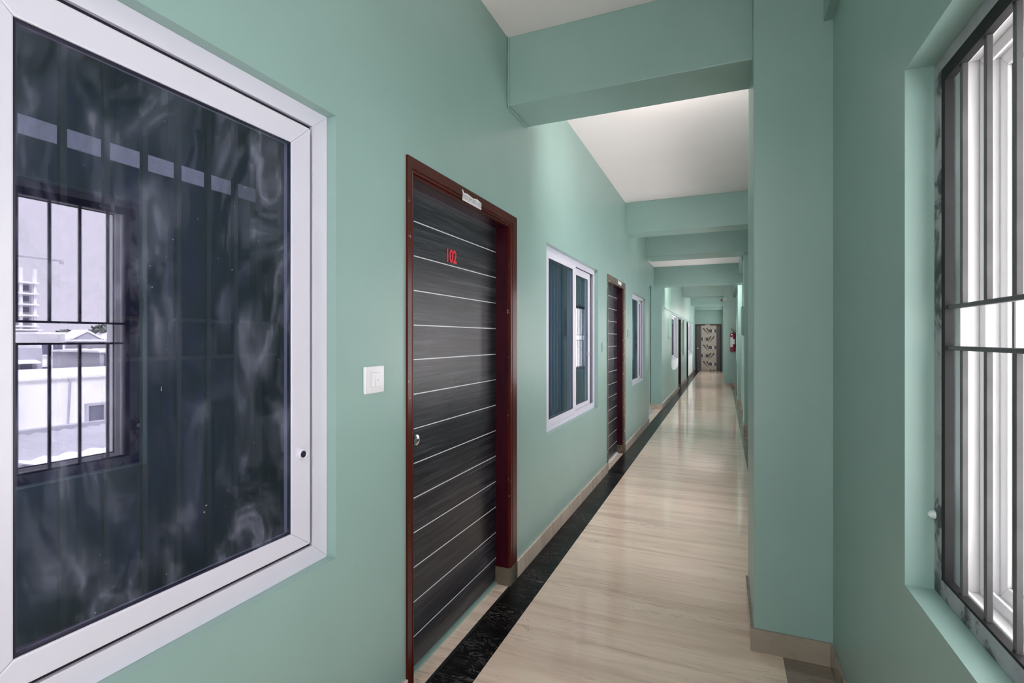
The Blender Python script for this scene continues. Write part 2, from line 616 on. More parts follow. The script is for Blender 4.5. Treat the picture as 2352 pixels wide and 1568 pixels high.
# ------------------------------------------------------------------ walls
mb = MB()
door_h = lambda d: (d[0], d[1], 0.0, d[2])
wall_x(mb, XL, XL - T, (YB, OPEN0), (0, ZC), [W1, W2, W3, door_h(D1), door_h(D2)])
wall_left = mb.build('wall_left', M['wall'])
tag(wall_left, 'teal painted corridor wall with numbered doors and windows', 'wall', kind='structure')
mb = MB()
wall_x(mb, XL, XL - T, (OPEN1, YE + 0.05), (0, ZC), [W4, W5, W6, door_h(D3), door_h(D4)])
mb.build('far_wall_section', M['wall'], wall_left)
# shallow ledge above the far door and window heads
MB().box(XL - 0.01, XL + 0.014, 10.9, YE, 2.035, 2.05).build('ledge', M['wall'], wall_left)
# primer patches below two far windows
MB().prism([(12.45, 0.885), (12.47, 0.74), (12.7, 0.66), (13.3, 0.62), (14.1, 0.64), (14.4, 0.70), (14.42, 0.885)], 'X', XL - 0.001, XL + 0.003).build('primer_patch', M['patch'], wall_left)
MB().prism([(18.75, 0.10), (21.3, 0.10), (21.3, 1.99), (20.96, 1.99), (20.96, 0.82), (18.93, 0.82), (18.93, 1.985), (18.75, 1.985)], 'X', XL - 0.001, XL + 0.003).build('primer_patch', M['patch'], wall_left)
MB().prism([(10.45, 0.10), (13.4, 0.10), (13.4, 0.105), (10.45, 0.13)], 'X', XL - 0.001, XL + 0.004).build('primer_patch', M['patch'], wall_left)

mb = MB()
wall_x(mb, XR, XR + 0.20, (YB, 3.0), (0, ZC), [R0, R1])
wall_right = mb.build('wall_right', M['wall'])
tag(wall_right, 'teal painted outer corridor wall with barred window openings', 'wall', kind='structure')
mb = MB()
wall_x(mb, XRF, XRF + 0.25, (3.0, YE + 0.05), (0, ZC), [R2, R3, R4, R5, R6, R7])
mb.build('far_wall_section', M['wall'], wall_right)
for (a, b, c, d, zt) in ((0.128, XR + 0.01, 2.52, 3.05, ZC), (0.30, XRF + 0.01, 8.40, 8.85, ZC), (0.30, XRF + 0.01, 11.80, 12.25, ZC), (0.012, XRF + 0.01, 16.2, 16.75, ZC), (0.012, XRF + 0.01, 23.2, YE, ZC)):
    MB().box(a, b, c, d, 0, zt).build('column', M['wall'], wall_right, bevel=0.004)
# narrow beams running along the top of the right wall
MB().box(0.400, XR + 0.005, YB, 2.52, 2.765, ZC).build('edge_beam', M['wall'], wall_right)
MB().box(0.275, XRF + 0.005, 8.765, 10.425, 2.63, 2.83).build('edge_beam', M['wall'], wall_right)
MB().box(0.275, XRF + 0.005, 10.865, 16.19, 2.62, ZC).build('edge_beam', M['wall'], wall_right)

MB_end = MB().box(XL - T, XRF + 0.25, YE, YE + 0.2, 0, ZC)
wall_end = tag(MB_end.build('wall_end', M['wall']), 'teal end wall holding the patterned door', 'wall', kind='structure')
m_ = MB()  # wall pieces around an opening added to let in frontal daylight
for (a_, b_, c_, d_) in ((XL - T, -1.0, 0, ZC), (0.32, XR + 0.2, 0, ZC), (-1.0, 0.32, 2.75, ZC)):
    m_.box(a_, b_, YB - 0.2, YB, c_, d_)
wall_back = tag(m_.build('wall_back', M['wall']), 'teal end wall behind the camera around an opening added for fill daylight', 'wall', kind='structure')

# lobby to the left of the opening
wall_lobby = MB().box(-3.6, XL - T + 0.01, OPEN1, OPEN1 + 0.2, 0, ZC).build('wall_lobby', M['wall'])
tag(wall_lobby, 'teal return wall of the side lobby', 'wall', kind='structure')
MB().box(-3.6, XL - T + 0.01, OPEN0 - 0.2, OPEN0, 0, ZC).build('near_wall_section', M['wall'], wall_lobby)
mb = MB()
wall_x(mb, -3.6, -3.8, (OPEN0 - 0.2, OPEN1 + 0.2), (0, ZC), [(OPEN0 + 0.15, OPEN1 - 0.15, 0.8, 2.5)])
mb.build('rear_wall_section', M['wall'], wall_lobby)

# rooms behind the left wall: a dark shell
room = tag(MB().box(-4.0, -3.8, YB - 0.2, OPEN0 - 0.2, 0, ZC).build('wall_room', M['room']), 'unlit rear wall of the rooms', 'wall', kind='structure')
MB().box(-4.0, -3.8, OPEN1 + 0.2, YE + 0.2, 0, ZC).build('far_wall_section', M['room'], room)
MB().box(-4.0, XL - T, OPEN0 - 0.24, OPEN0 - 0.205, 0, ZC).build('cross_wall', M['room'], room)
MB().box(-4.0, XL - T, OPEN1 + 0.205, OPEN1 + 0.24, 0, ZC).build('cross_wall', M['room'], room)
MB().box(-3.8, XL - T, YB - 0.2, YB, 0, ZC).build('cross_wall', M['room'], room)
MB().box(-3.8, XL - T, 2.8, 3.0, 0, ZC).build('cross_wall', M['room'], room)
MB().box(-3.8, XL - T, YE, YE + 0.2, 0, ZC).build('cross_wall', M['room'], room)

portal_back(-1.0, 0.32, YB - 0.25, 0.0, 2.75)
portal(-3.85, OPEN0 + 0.15, OPEN1 - 0.15, 0.8, 2.5, True)

# ------------------------------------------------------------------ ceiling and beams
ceiling = tag(MB().box(-4.0, XR + 0.2, YB - 0.2, YE + 0.2, ZC, ZC + 0.2).build('ceiling', M['ceiling']), 'white ceiling slab above teal cross beams', 'ceiling', kind='structure')
MB().box(-3.6, XRF + 0.01, 8.70, 10.45, 2.835, ZC).build('lowered_panel', M['ceiling'], ceiling)
for (y0, y1, z) in ((2.62, 2.93, 2.712), (6.37, 6.68, 2.712), (8.20, 8.76, 2.70), (10.43, 10.86, 2.456), (16.21, 16.6, 2.668), (20.5, 20.85, 2.664), (23.3, YE, 2.64)):
    MB().box(XL - 0.005, (XR if y0 < 3 else XRF) + 0.005, y0, y1, z, ZC).build('beam', M['wall'], ceiling, bevel=0.006)
MB().box(-1.50, -1.27, 8.70, 10.45, 2.456, 2.84).build('beam', M['wall'], ceiling)
# thin painted cable down the corner of the first beam
tag(MB().tube([(-1.113, 2.613, 3.095), (-1.113, 2.613, 2.86), (-1.114, 2.612, 2.73), (-1.113, 2.618, 2.706), (-1.113, 2.66, 2.704), (-1.113, 2.91, 2.704)], 0.0045, 8).build('cable', M['wall'], smooth=True),
    'thin teal painted cable in the corner under the first beam', 'cable')

# ------------------------------------------------------------------ floor
floor = tag(MB().box(-4.0, 0.70, YB - 0.2, YE + 0.2, -0.25, -0.006).build('floor', M['grout']), 'polished beige marble tile floor with a black side strip', 'floor', kind='structure')
TL = 0.80
n0 = int((YE - YB) / TL) + 1
tile0 = MB().box(-0.94, 0.2445, 0, TL - 0.0008, -0.006, 0).build('tile', M['floor'], floor)
blk0 = MB().box(-1.104, -0.941, 0, TL - 0.0008, -0.006, 0).build('black_tile', M['blackmarble'], floor)
edg0 = MB().box(-1.119, -1.1045, 0, TL - 0.0008, -0.006, 0.0004).build('edge_tile', M['blacktrim'], floor)
brd0 = MB().box(0.2455, 0.45, 0, TL - 0.0008, -0.006, 0).build('border_tile', M['border'], floor)
for k in range(n0):
    y = YB + k * TL
    for s, nm in ((tile0, 'tile'), (blk0, 'black_tile'), (edg0, 'edge_tile'), (brd0, 'border_tile')):
        if k == 0:
            s.location = (0, y, 0)
        else:
            inst(s, nm, floor, (0, y, 0))
for (a, b) in ((D1[0], D1[1]), (D2[0], D2[1]), (D3[0], D3[1]), (D4[0], D4[1])):
    MB().box(-1.34, -1.120, a, b, -0.006, 0).build('threshold_tile', M['floor'], floor)
x = -1.1205
for k in range(4):
    MB().box(x - 0.5995, x, OPEN0, OPEN1, -0.006, 0).build('lobby_tile', M['floor'] if k == 0 and False else M['lobby'], floor)
    x -= 0.6
# beige strip next to the black one across the opening
MB().box(-1.24, -1.1205, OPEN0, OPEN1, -0.004, 0.0005).build('lobby_strip', M['floor'], floor)


# ------------------------------------------------------------------ skirting
def skirting(name, label, runs):
    root = tag(empty(name), label, 'skirting', kind='structure')
    for (axis, c, a, b, s) in runs:
        y = a
        while y < b - 0.02:
            e = min(b, y + 0.6)
            m = MB()
            if axis == 'x':       # runs along y at x = c, proud to side s
                m.box(c - 0.002 * s, c + 0.012 * s, y, e - 0.001, 0, 0.10)
            else:
                m.box(y, e - 0.001, c - 0.002 * s, c + 0.012 * s, 0, 0.10)
            m.build('skirting_tile', M['skirt'] if name == 'baseboard_left' else M['skirt_shaded'], root, bevel=0.0015, seg=1)
            y = e
    return root


skirting('baseboard_left', 'beige marble skirting along the left wall', [
    ('x', XL, YB, D1[0], 1), ('x', XL, D1[1], D2[0], 1), ('x', XL, D2[1], OPEN0, 1),
    ('x', XL, OPEN1, D3[0], 1), ('x', XL, D3[1], D4[0], 1), ('x', XL, D4[1], YE - 0.02, 1),
    ('y', OPEN1, -3.6, XL + 0.012, -1)])
skirting('baseboard_right', 'marble skirting around the right wall and columns, coloured darker for shade', [
    ('x', XR, YB, 2.508, -1), ('y', 2.52, 0.116, XR, -1), ('x', 0.128, 2.52, 3.062, -1), ('y', 3.05, 0.128, XRF, 1),
    ('x', XRF, 3.062, 8.388, -1), ('y', 8.40, 0.288, XRF, -1), ('x', 0.30, 8.40, 8.862, -1), ('y', 8.85, 0.30, XRF, 1),
    ('x', XRF, 8.862, 11.788, -1), ('y', 11.80, 0.288, XRF, -1), ('x', 0.30, 11.80, 12.262, -1), ('y', 12.25, 0.30, XRF, 1),
    ('x', XRF, 12.262, 16.188, -1), ('y', 16.2, 0.0, XRF, -1), ('x', 0.012, 16.2, 16.762, -1)])


# ------------------------------------------------------------------ sliding windows of the left wall
def sash(parent, x, y0, y1, z0, z1, l, r, t, b, frame_mat, tilt=0.0, xt=0.03, glass='glass'):
    s = ring(MB(), x - xt, x, y0, y1, z0, z1, l, r, t, b).build('sash', frame_mat, parent, bevel=0.003)
    gy0, gy1, gz0, gz1 = y0 + l, y1 - r, z0 + b, z1 - t
    gk = ring(MB(), x - 0.012, x - 0.004, gy0 - 0.002, gy1 + 0.002, gz0 - 0.002, gz1 + 0.002, 0.006, 0.006, 0.006, 0.006)
    gk.build('gasket', M['rubber'], s)
    cy, cz = (gy0 + gy1) / 2, (gz0 + gz1) / 2
    p = MB().box(-0.0018, 0.0018, gy0 - cy, gy1 - cy, gz0 - cz, gz1 - cz).build('pane', M[glass], s)
    p.location = (x - 0.010, cy, cz)
    p.rotation_euler = (0, 0, tilt)
    return s


def left_window(name, label, W, fr, front, back, fm, knobs=(), holes=(), curtain=True, tilt=0.0, xf=-1.155):
    """front/back: (y0, y1, z0, z1, l, r, t, b)"""
    y0, y1, z0, z1 = W
    root = tag(empty(name, (XL - 0.05, (y0 + y1) / 2, z0)), label, 'window', kind='structure')
    fw = fr
    f = ring(MB(), xf - 0.012, xf, y0, y1, z0, z1, fw[0], fw[1], fw[2], fw[3])
    ring(f, xf - 0.085, xf - 0.012, y0, y1, z0, z1, 0.022, 0.022, 0.022, 0.022)
    ring(f, xf - 0.085, xf - 0.075, y0 + .01, y1 - .01, z0 + .01, z1 - .01, fw[0], fw[1], fw[2], fw[3])
    fo = f.build('frame', fm, root, bevel=0.002)
    # dark brush seal between sash and frame
    ring(MB(), xf - 0.032, xf - 0.026, y0 + fw[0] - .012, y1 - fw[1] + .012, z0 + fw[3] - .012, z1 - fw[2] + .012, .006, .006, .006, .006).build('seal', M['upvc_dark'], fo)
    gm = 'glass' if name == 'window_1' else 'glass_far'
    sash(root, front[8], *front[:8], fm, tilt, glass=gm)
    sash(root, back[8], *back[:8], fm, tilt if name != 'window_1' else 0.0, glass=gm)
    for (ky, kz, kx) in knobs:
        k = MB().lathe([(0.0165, -0.002), (0.0165, 0.006), (0.0135, 0.010), (0.011, 0.0085)], (kx, ky, kz), 'X', 20).build('lock', M['upvc'], root, smooth=True)
        MB().lathe([(0.0105, 0.004), (0.0100, 0.0092), (0.004, 0.0098)], (kx, ky, kz), 'X', 16).build('lock_button', M['rubber'], k, smooth=True)
    for (hy, hz, hx) in holes:
        MB().lathe([(0.006, 0.0), (0.006, 0.0015)], (hx, hy, hz), 'X', 10).build('screw_hole', M['rubber'], root)
    # inner grille of square bars and a curtain behind it
    gr = ring(MB(), -1.275, -1.262, y0 + .0, y1 - .0, z0 + .0, z1 - .0, .03, .03, .03, .03).build('inner_grille', M['bar'], root)
    y = y0 + 0.045
    while y < y1 - 0.05:
        MB().box(-1.276, -1.264, y - 0.006, y + 0.006, z0 + .02, z1 - .02).build('grille_bar', M['bar'], gr)
        y += 0.0805
    for z in (1.352, 1.448):
        MB().box(-1.277, -1.268, y0 + .02, y1 - .02, z - 0.005, z + 0.005).build('grille_rail', M['bar'], gr)
    if curtain:
        m = MB()
        n = int((y1 - y0 + 0.3) / 0.02)
        top, bot = [], []
        for i in range(n + 1):
            yy = y0 - 0.15 + i * 0.02
            xx = -1.44 + (0.012 * math.sin(yy * 38) + 0.006 * math.sin(yy * 91) if name == 'window_1' else 0.02 * math.sin(yy * 9))
            top.append((xx, yy)); bot.append((xx - 0.004, yy))
        m.prism(top + bot[::-1], 'Z', z0 - 0.15, z1 + 0.2)
        c = m.build('curtain', M['curtain'] if name == 'window_1' else M['curtain_reflection'], root, smooth=True)
        mm = MB().box(-1.424, -1.420, y0 - 0.1, 1.26 if name == 'window_1' else y0 + 0.4, 1.850, 1.893)
        if name == 'window_1':
            mm.build('curtain_band', M['band'], c)
    return root


U = M['upvc']
left_window('window_1', 'large white sliding window nearest the camera with dark tinted glass', W1, (0.055, 0.062, 0.052, 0.058),
            (0.415, 1.174, 0.782, 2.034, 0.067, 0.073, 0.066, 0.054, -1.150), (-0.19, 0.47, 0.780, 2.036, 0.065, 0.065, 0.06, 0.056, -1.196), U,
            knobs=((1.138, 1.060, -1.150),), tilt=math.radians(-1.2))
left_window('window_2', 'white sliding window between door 102 and the next door', W2, (0.05, 0.035, 0.045, 0.05),
            (3.355, 4.172, 0.775, 2.025, 0.085, 0.094, 0.045, 0.045, -1.150), (4.10, 4.775, 0.775, 2.02, 0.09, 0.075, 0.06, 0.045, -1.180), U,
            knobs=((4.735, 1.258, -1.178),), holes=((4.80, 1.62, -1.1665), (4.80, 1.33, -1.1665), (4.80, 1.04, -1.1665)), tilt=math.radians(-0.45))
left_window('window_3', 'white sliding window just before the lobby opening', W3, (0.05, 0.035, 0.04, 0.045),
            (6.93, 7.66, 0.79, 1.99, 0.10, 0.11, 0.035, 0.045, -1.150), (7.62, 8.06, 0.79, 1.985, 0.10, 0.09, 0.05, 0.045, -1.180), U,
            holes=((8.07, 1.66, -1.1665), (8.07, 1.36, -1.1665), (8.07, 1.2, -1.1665), (8.07, 0.98, -1.1665)), tilt=math.radians(-0.5))
left_window('window_4', 'white sliding window past the lobby above a pale primer patch', W4, (0.08, 0.08, 0.05, 0.06),
            (12.66, 13.6, 0.94, 1.94, 0.12, 0.12, 0.05, 0.05, -1.150), (13.5, 14.05, 0.94, 1.94, 0.12, 0.12, 0.05, 0.05, -1.180), U)
left_window('window_5', 'green painted window between the two far dark doors', W5, (0.08, 0.08, 0.05, 0.06),
            (15.7, 16.3, 0.95, 1.92, 0.15, 0.15, 0.05, 0.05, -1.150), (16.2, 16.66, 0.95, 1.92, 0.12, 0.12, 0.05, 0.05, -1.180), M['wall'])
left_window('window_6', 'white window at the far end beside the patterned door', W6, (0.1, 0.1, 0.05, 0.06),
            (19.1, 20.1, 0.90, 1.91, 0.25, 0.25, 0.06, 0.06, -1.150), (20.0, 20.8, 0.90, 1.91, 0.15, 0.15, 0.05, 0.05, -1.180), U)


# ------------------------------------------------------------------ doors of the left wall
def door_frame(parent, D, prof, wl, wt, wr, mat, name='frame'):
    """prof: list of (fraction of member width, x offset); mitred three-sided frame"""
    y0, y1, z1 = D
    m = MB()
    rings = []
    for (u, dx) in prof:
        n = len(m.v)
        yl, yr, zt = y0 + u * wl, y1 - u * wr, z1 - u * wt
        m.v += [(XL + dx, yl, 0.0), (XL + dx, yl, zt), (XL + dx, yr, zt), (XL + dx, yr, 0.0)]
        rings.append(n)
    rings.append(rings[0])
    for a, b in zip(rings, rings[1:]):
        for k in range(3):
            m.f.append((a + k, a + k + 1, b + k + 1, b + k))
    return m.build(name, mat, parent)


PROF_FACE = [(0.0, -0.15), (0.0, 0.010), (0.60, 0.010), (0.66, 0.004), (0.72, 0.010), (0.84, 0.010), (0.88, 0.003), (0.93, 0.008), (1.0, 0.004), (1.0, -0.01)]


def door_left(name, label, D, fm, jm, wl, wt, wr, number, sticker, ny=None, knob=True, simple_leaf=False, leafz=0.022):
    y0, y1, z1 = D
    root = tag(empty(name, (XL, (y0 + y1) / 2, 0)), label, 'door', kind='structure')
    door_frame(root, D, PROF_FACE, wl, wt, wr, fm)
    door_frame(root, (y0 + 0.001, y1 - 0.001, z1 - 0.001), [(0.3, -0.012), (1.0, -0.012), (1.0, -0.125), (0.55, -0.125), (0.55, -0.148), (0.3, -0.148)], wl, wt, wr, jm, 'jamb')
    la, lb, lz = y0 + wl * 0.5 if not simple_leaf else y0, y1 - wr + 0.004, z1 - wt + 0.004
    x = -1.200
    leaf = MB().box(x - 0.035, x, la, lb, leafz, lz).build('leaf', M['laminate'], root, bevel=0.002)
    for k in range(13):
        z = 0.147 + 0.1457 * k
        MB().box(x - 0.002, x + 0.0006, la + 0.001, lb - 0.001, z - 0.0022, z + 0.0022).build('inlay_strip', M['strip'], leaf)
    # painted sill strip under the leaf
    MB().box(x - 0.030, x + 0.012, la, lb, -0.003, 0.012).build('sill_strip', M['wall'] if name == 'door_1' else M['patch'], root)
    # skirting piece returned onto the jamb
    MB().box(XL - 0.085, XL + 0.012, y1 - wr - 0.008, y1 - wr + 0.006, 0.0, 0.10).build('jamb_skirting', M['jamb_stone'], root, bevel=0.002)
    MB().box(XL - 0.02, XL + 0.0125, y1 - wr + 0.004, y1 + 0.004, 0.0, 0.10).build('jamb_skirting', M['jamb_stone'], root, bevel=0.002)
    if knob:
        ky = ny[1]
        k = MB().lathe([(0.031, 0.0), (0.031, 0.004), (0.027, 0.009), (0.013, 0.012), (0.012, 0.018), (0.021, 0.024), (0.0245, 0.032), (0.022, 0.041), (0.012, 0.046)], (x, ky, 0.985), 'X', 24).build('knob', M['chrome'], root, smooth=True)
        MB().lathe([(0.006, 0.042), (0.005, 0.0475)], (x, ky, 0.985), 'X', 12).build('keyhole', M['rubber'], k)
    if number:
        text_mesh('number', number, 0.086, M['red'], root, facing_px(x + 0.0012, ny[0], 1.792, 0.82, 1.0) , bold=0.0022).matrix_parent_inverse = Matrix.Translation(root.location).inverted()
    if sticker:
        sy, sz = sticker[:2]
        poly = [(-0.10, -0.020), (0.095, -0.021), (0.097, 0.012), (0.055, 0.020), (0.02, 0.017), (0.012, 0.013), (-0.05, 0.020), (-0.088, 0.017), (-0.098, 0.030), (-0.102, 0.028), (-0.094, 0.012)]
        s = MB().prism([(sy + a, sz + b) for a, b in poly], 'X', XL + 0.0095, XL + 0.0112).build('name_sticker', M['paper'], root)
        if sticker[2]:
            text_mesh('sticker_text', sticker[2], 0.030, M['ink'], s, facing_px(XL + 0.0115, sy, sz - 0.002, 0.93, 1.0), depth=0.0002)
    return root


door_left('door_1', 'dark striped door numbered 102 in a red-brown frame', D1, M['frame1'], M['jamb1'], 0.045, 0.070, 0.10, '102', (2.165, 2.062, 'ROOM NO-102'), ny=(2.118, 1.765))
door_left('door_2', 'second dark striped door in a weathered brown frame', D2, M['frame2'], M['jamb1'], 0.03, 0.070, 0.085, '103', (5.93, 2.052, ''), ny=(5.585, 5.40), knob=False)
door_left('door_3', 'dark door beyond the lobby opening, nearer one of the far pair', D3, M['frame3'], M['jamb1'], 0.03, 0.06, 0.06, '', None, knob=False)
door_left('door_4', 'dark door beyond the lobby opening, last before the end wall', D4, M['frame3'], M['jamb1'], 0.03, 0.06, 0.06, '', None, knob=False)

# ------------------------------------------------------------------ patterned end door
d5 = tag(empty('door_5', (-0.58, YE, 0)), 'charcoal and beige patterned door closing the corridor', 'door', kind='structure')
ex0, ex1, ez = -1.118, -0.036, 2.045
yf = YE - 0.035


def yring(m, prof):
    rings = []
    for (u, dy) in prof:
        n = len(m.v)
        m.v += [(ex0 + u, yf + dy, 0), (ex0 + u, yf + dy, ez - u), (ex1 - u, yf + dy, ez - u), (ex1 - u, yf + dy, 0)]
        rings.append(n)
    rings.append(rings[0])
    for a, b in zip(rings, rings[1:]):
        for k in range(3):
            m.f.append((a + k, a + k + 1, b + k + 1, b + k))
    return m


yring(MB(), [(0, 0.034), (0, 0.0), (0.04, 0.0), (0.046, 0.006), (0.052, 0.0), (0.06, 0.004), (0.06, 0.034)]).build('frame', M['frame3'], d5)
lf = MB().box(ex0 + 0.058, ex1 - 0.058, yf + 0.014, yf + 0.032, 0.012, ez - 0.058).build('leaf', M['doorgrey'], d5, bevel=0.002)
pan = MB().box(-0.862, -0.262, yf + 0.0105, yf + 0.016, 0.014, ez - 0.060).build('centre_panel', M['beige'], d5)
for xx in (-0.876, -0.248):
    MB().box(xx - 0.017, xx + 0.017, yf + 0.009, yf + 0.016, 0.014, ez - 0.060).build('edge_trim', M['browntrim'], d5)
yp = yf + 0.0105


def claw(cx, cz, s, pts, tipw):
    """tapering curved blade"""
    L, R = [], []
    n = len(pts)
    for i, (a, b) in enumerate(pts):
        a0, b0 = pts[max(0, i - 1)]
        a1, b1 = pts[min(n - 1, i + 1)]
        dx, dz = a1 - a0, b1 - b0
        ln = math.hypot(dx, dz)
        nx, nz = -dz / ln, dx / ln
        wd = tipw * (1 - i / (n - 1) * 0.88)
        L.append((cx + s * (a + nx * wd), cz + b + nz * wd))
        R.append((cx + s * (a - nx * wd), cz + b - nz * wd))
    return L + R[::-1]


def clip(poly, zmin):
    return [(a, max(zmin, b)) for a, b in poly]


for k in range(6):
    cz = 1.745 - 0.3615 * k
    s = 1 if k % 2 == 0 else -1
    cx = -0.562
    zmin = 0.015
    b1 = [(-0.225, 0.120), (-0.175, 0.055), (-0.115, -0.02), (-0.065, -0.085), (-0.035, -0.145)]
    b2 = [(-0.085, 0.125), (-0.050, 0.065), (-0.020, 0.0), (0.0, -0.065), (0.010, -0.140)]
    for b in (b1, b2):
        p = claw(cx, cz, s, b, 0.033)
        if max(q[1] for q in p) > zmin:
            MB().prism(clip(p, zmin), 'Y', yp - 0.003, yp + 0.001).build('inlay_blade', M['inlay'], pan)
    if cz - 0.07 > zmin:
        band = [(cx + s * 0.02, cz - 0.065), (cx + s * 0.298, cz - 0.065), (cx + s * 0.298, cz + 0.070), (cx + s * 0.0, cz + 0.070)]
        MB().prism(band, 'Y', yp - 0.002, yp + 0.001).build('inlay_band', M['inlay'], pan)
    for q in (0.148, 0.202):
        el = [(cx + s * q + 0.016 * math.cos(t * math.pi / 8), cz + 0.105 * math.sin(t * math.pi / 8)) for t in range(16)]
        if cz + 0.10 > zmin:
            MB().prism(clip(el, zmin), 'Y', yp - 0.003, yp + 0.001).build('inlay_cap', M['inlay'], pan)
        if cz - 0.07 > zmin:
            MB().box(cx + s * q - 0.014, cx + s * q + 0.014, yp - 0.004, yp + 0.001, cz - 0.072, cz + 0.076).build('inlay_oval', M['strip'], pan)
kn = MB().lathe([(0.028, 0.0), (0.026, -0.008), (0.012, -0.012), (0.012, -0.03), (0.024, -0.042), (0.020, -0.06)], (-1.005, yf + 0.014, 0.985), 'Y', 16).build('knob', M['chrome'], d5, smooth=True)
MB().box(-0.99, -0.955, yf - 0.004, yf + 0.014, 0.06, 0.075).build('door_bolt', M['chrome'], d5)
MB().box(-0.70, -0.51, yf - 0.0015, yf + 0.0005, ez - 0.048, ez - 0.026).build('name_sticker', M['paper'], d5)


# ------------------------------------------------------------------ grille windows of the right wall
def right_window(name, label, W, x, detail=True):
    y0, y1, z0, z1 = W
    root = tag(empty(name, (x + 0.06, (y0 + y1) / 2, z0)), label, 'window', kind='structure')
    gx = x + 0.061
    # angle-iron frame
    m = ring(MB(), gx, gx + 0.004, y0 + 0.001, y1 - 0.001, z0 + 0.001, z1 - 0.001, 0.044, 0.044, 0.034, 0.044)
    gf = m.build('grille_frame', M['iron'], root, bevel=0.001, seg=1)
    m = ring(MB(), gx + 0.0005, gx + 0.018, y0 + 0.042, y1 - 0.042, z0 + 0.042, z1 - 0.032, 0.024, 0.024, 0.036, 0.010)
    m.build('inner_frame', M['ironinner'], gf)
    cy = gx + 0.012
    n = max(3, int(round((y1 - y0 - 0.11) / 0.117)))
    st = 0.1145
    ys = []
    y = y1 - 0.138
    while y > y0 + 0.08:
        ys.append(y)
        y -= st
    for y in ys:
        MB().box(cy - 0.006, cy + 0.006, y - 0.006, y + 0.006, z0 + 0.012, 1.378).build('grille_bar', M['irondark'], gf, bevel=0.0015, seg=1)
        MB().box(cy - 0.006, cy + 0.006, y - 0.006, y + 0.006, 1.476, z1 - 0.012).build('grille_bar', M['irondark'], gf, bevel=0.0015, seg=1)
    for z in (1.378, 1.476):
        MB().box(cy - 0.008, cy + 0.006, y0 + 0.004, y1 - 0.004, z - 0.005, z + 0.005).build('grille_rail', M['irondark'], gf, bevel=0.0015, seg=1)
    # white track frame of the sliding window outside the grille
    fx = gx + 0.042
    m = ring(MB(), fx, fx + 0.010, y0, y1, z0, z1, .030, .030, .030, .030)
    ring(m, fx + 0.010, fx + 0.044, y0, y1, z0, z1, .012, .012, .012, .012)
    ring(m, fx + 0.044, fx + 0.052, y0, y1, z0, z1, .040, .040, .040, .040)
    ring(m, fx + 0.052, fx + 0.082, y0, y1, z0, z1, .015, .015, .015, .015)
    ring(m, fx + 0.082, fx + 0.092, y0, y1, z0, z1, .048, .048, .048, .048)
    m.build('track_frame', M['upvc_plain'], root, bevel=0.0015, seg=1)
    ring(MB(), fx + 0.012, fx + 0.018, y0 + .002, y1 - .002, z0 + .002, z1 - .002, .016, .016, .016, .016).build('track_seal', M['upvc_grey'], root)
    ring(MB(), fx + 0.092, fx + 0.095, y0 + .002, y1 - .002, z0 + .002, z1 - .002, .052, .052, .052, .052).build('outer_seal', M['upvc_dark'], root)
    # white outer reveal
    ring(MB(), fx + 0.095, x + 0.26, y0 - .05, y1 + .05, z0 - .05, z1 + .05, .10, .10, .06, .07).build('outer_reveal', M['whiteext'], root)
    if detail:
        b = MB().lathe([(0.004, -0.004), (0.010, 0.002), (0.011, 0.010), (0.006, 0.016)], (gx - 0.010, y1 - 0.004, 0.955), 'X', 8)
        b.build('plaster_blob', M['patch'], root, smooth=True)
    portal(x + 0.30, y0, y1, z0, z1)
    return root


right_window('window_7', 'barred window opening nearest the camera on the outer wall', R1, XR)
right_window('window_8', 'barred outer window behind the camera', R0, XR, False)
right_window('window_9', 'barred outer window opposite the second window', R2, XRF, False)
right_window('window_10', 'barred outer window opposite the second door', R3, XRF, False)
right_window('window_11', 'barred outer window opposite the lobby opening', R4, XRF, False)
right_window('window_12', 'barred outer window just before the fire extinguisher column', R5, XRF, False)
right_window('window_13', 'barred outer window past the fire extinguisher column', R6, XRF, False)
right_window('window_14', 'barred outer window beside the patterned door', R7, XRF, False)


# ------------------------------------------------------------------ switches and boxes
def switch(label, y0, y1, z0, z1, mat, rockers=True):
    t = tag(empty('light_switch', (XL, (y0 + y1) / 2, (z0 + z1) / 2)), label, 'switch')
    MB().box(XL, XL + 0.011, y0, y1, z0, z1).build('plate', mat, t, bevel=0.005, seg=3, smooth=True)
    cy, cz = (y0 + y1) / 2, (z0 + z1) / 2
    hh = (z1 - z0) * 0.26
    hw = (y1 - y0) * 0.21
    MB().box(XL + 0.0105, XL + 0.0114, cy - hw - 0.001, cy + hw + 0.001, cz - hh - 0.001, cz + hh + 0.001).build('rocker_surround', M['switch_gap'] if mat is M['switch'] else mat, t)
    for s in (-1, 1):
        MB().prism([(XL + 0.010, cz - hh), (XL + 0.0145 + 0.001 * s, cz - hh), (XL + 0.0125 - 0.001 * s, cz + hh), (XL + 0.010, cz + hh)], 'Y', cy + (0.0008 if s > 0 else -hw), cy + (hw if s > 0 else -0.0008)).build('rocker', mat, t)
    if mat is M['switch']:
        MB().lathe([(0.002, 0.013), (0.002, 0.0148)], (XL, cy + hw * 0.6, cz - hh * 0.1), 'X', 8).build('indicator', M['switch_gap'], t)
    return t


# prism along Y takes (x, z) outlines
switch('white double rocker light switch between the near window and door 102', 1.377, 1.481, 1.212, 1.306, M['switch'])
switch('teal painted light switch just before the second door', 5.02, 5.125, 1.270, 1.362, M['wall'])
switch('teal painted light switch just after the second door', 6.52, 6.66, 1.415, 1.52, M['wall'])

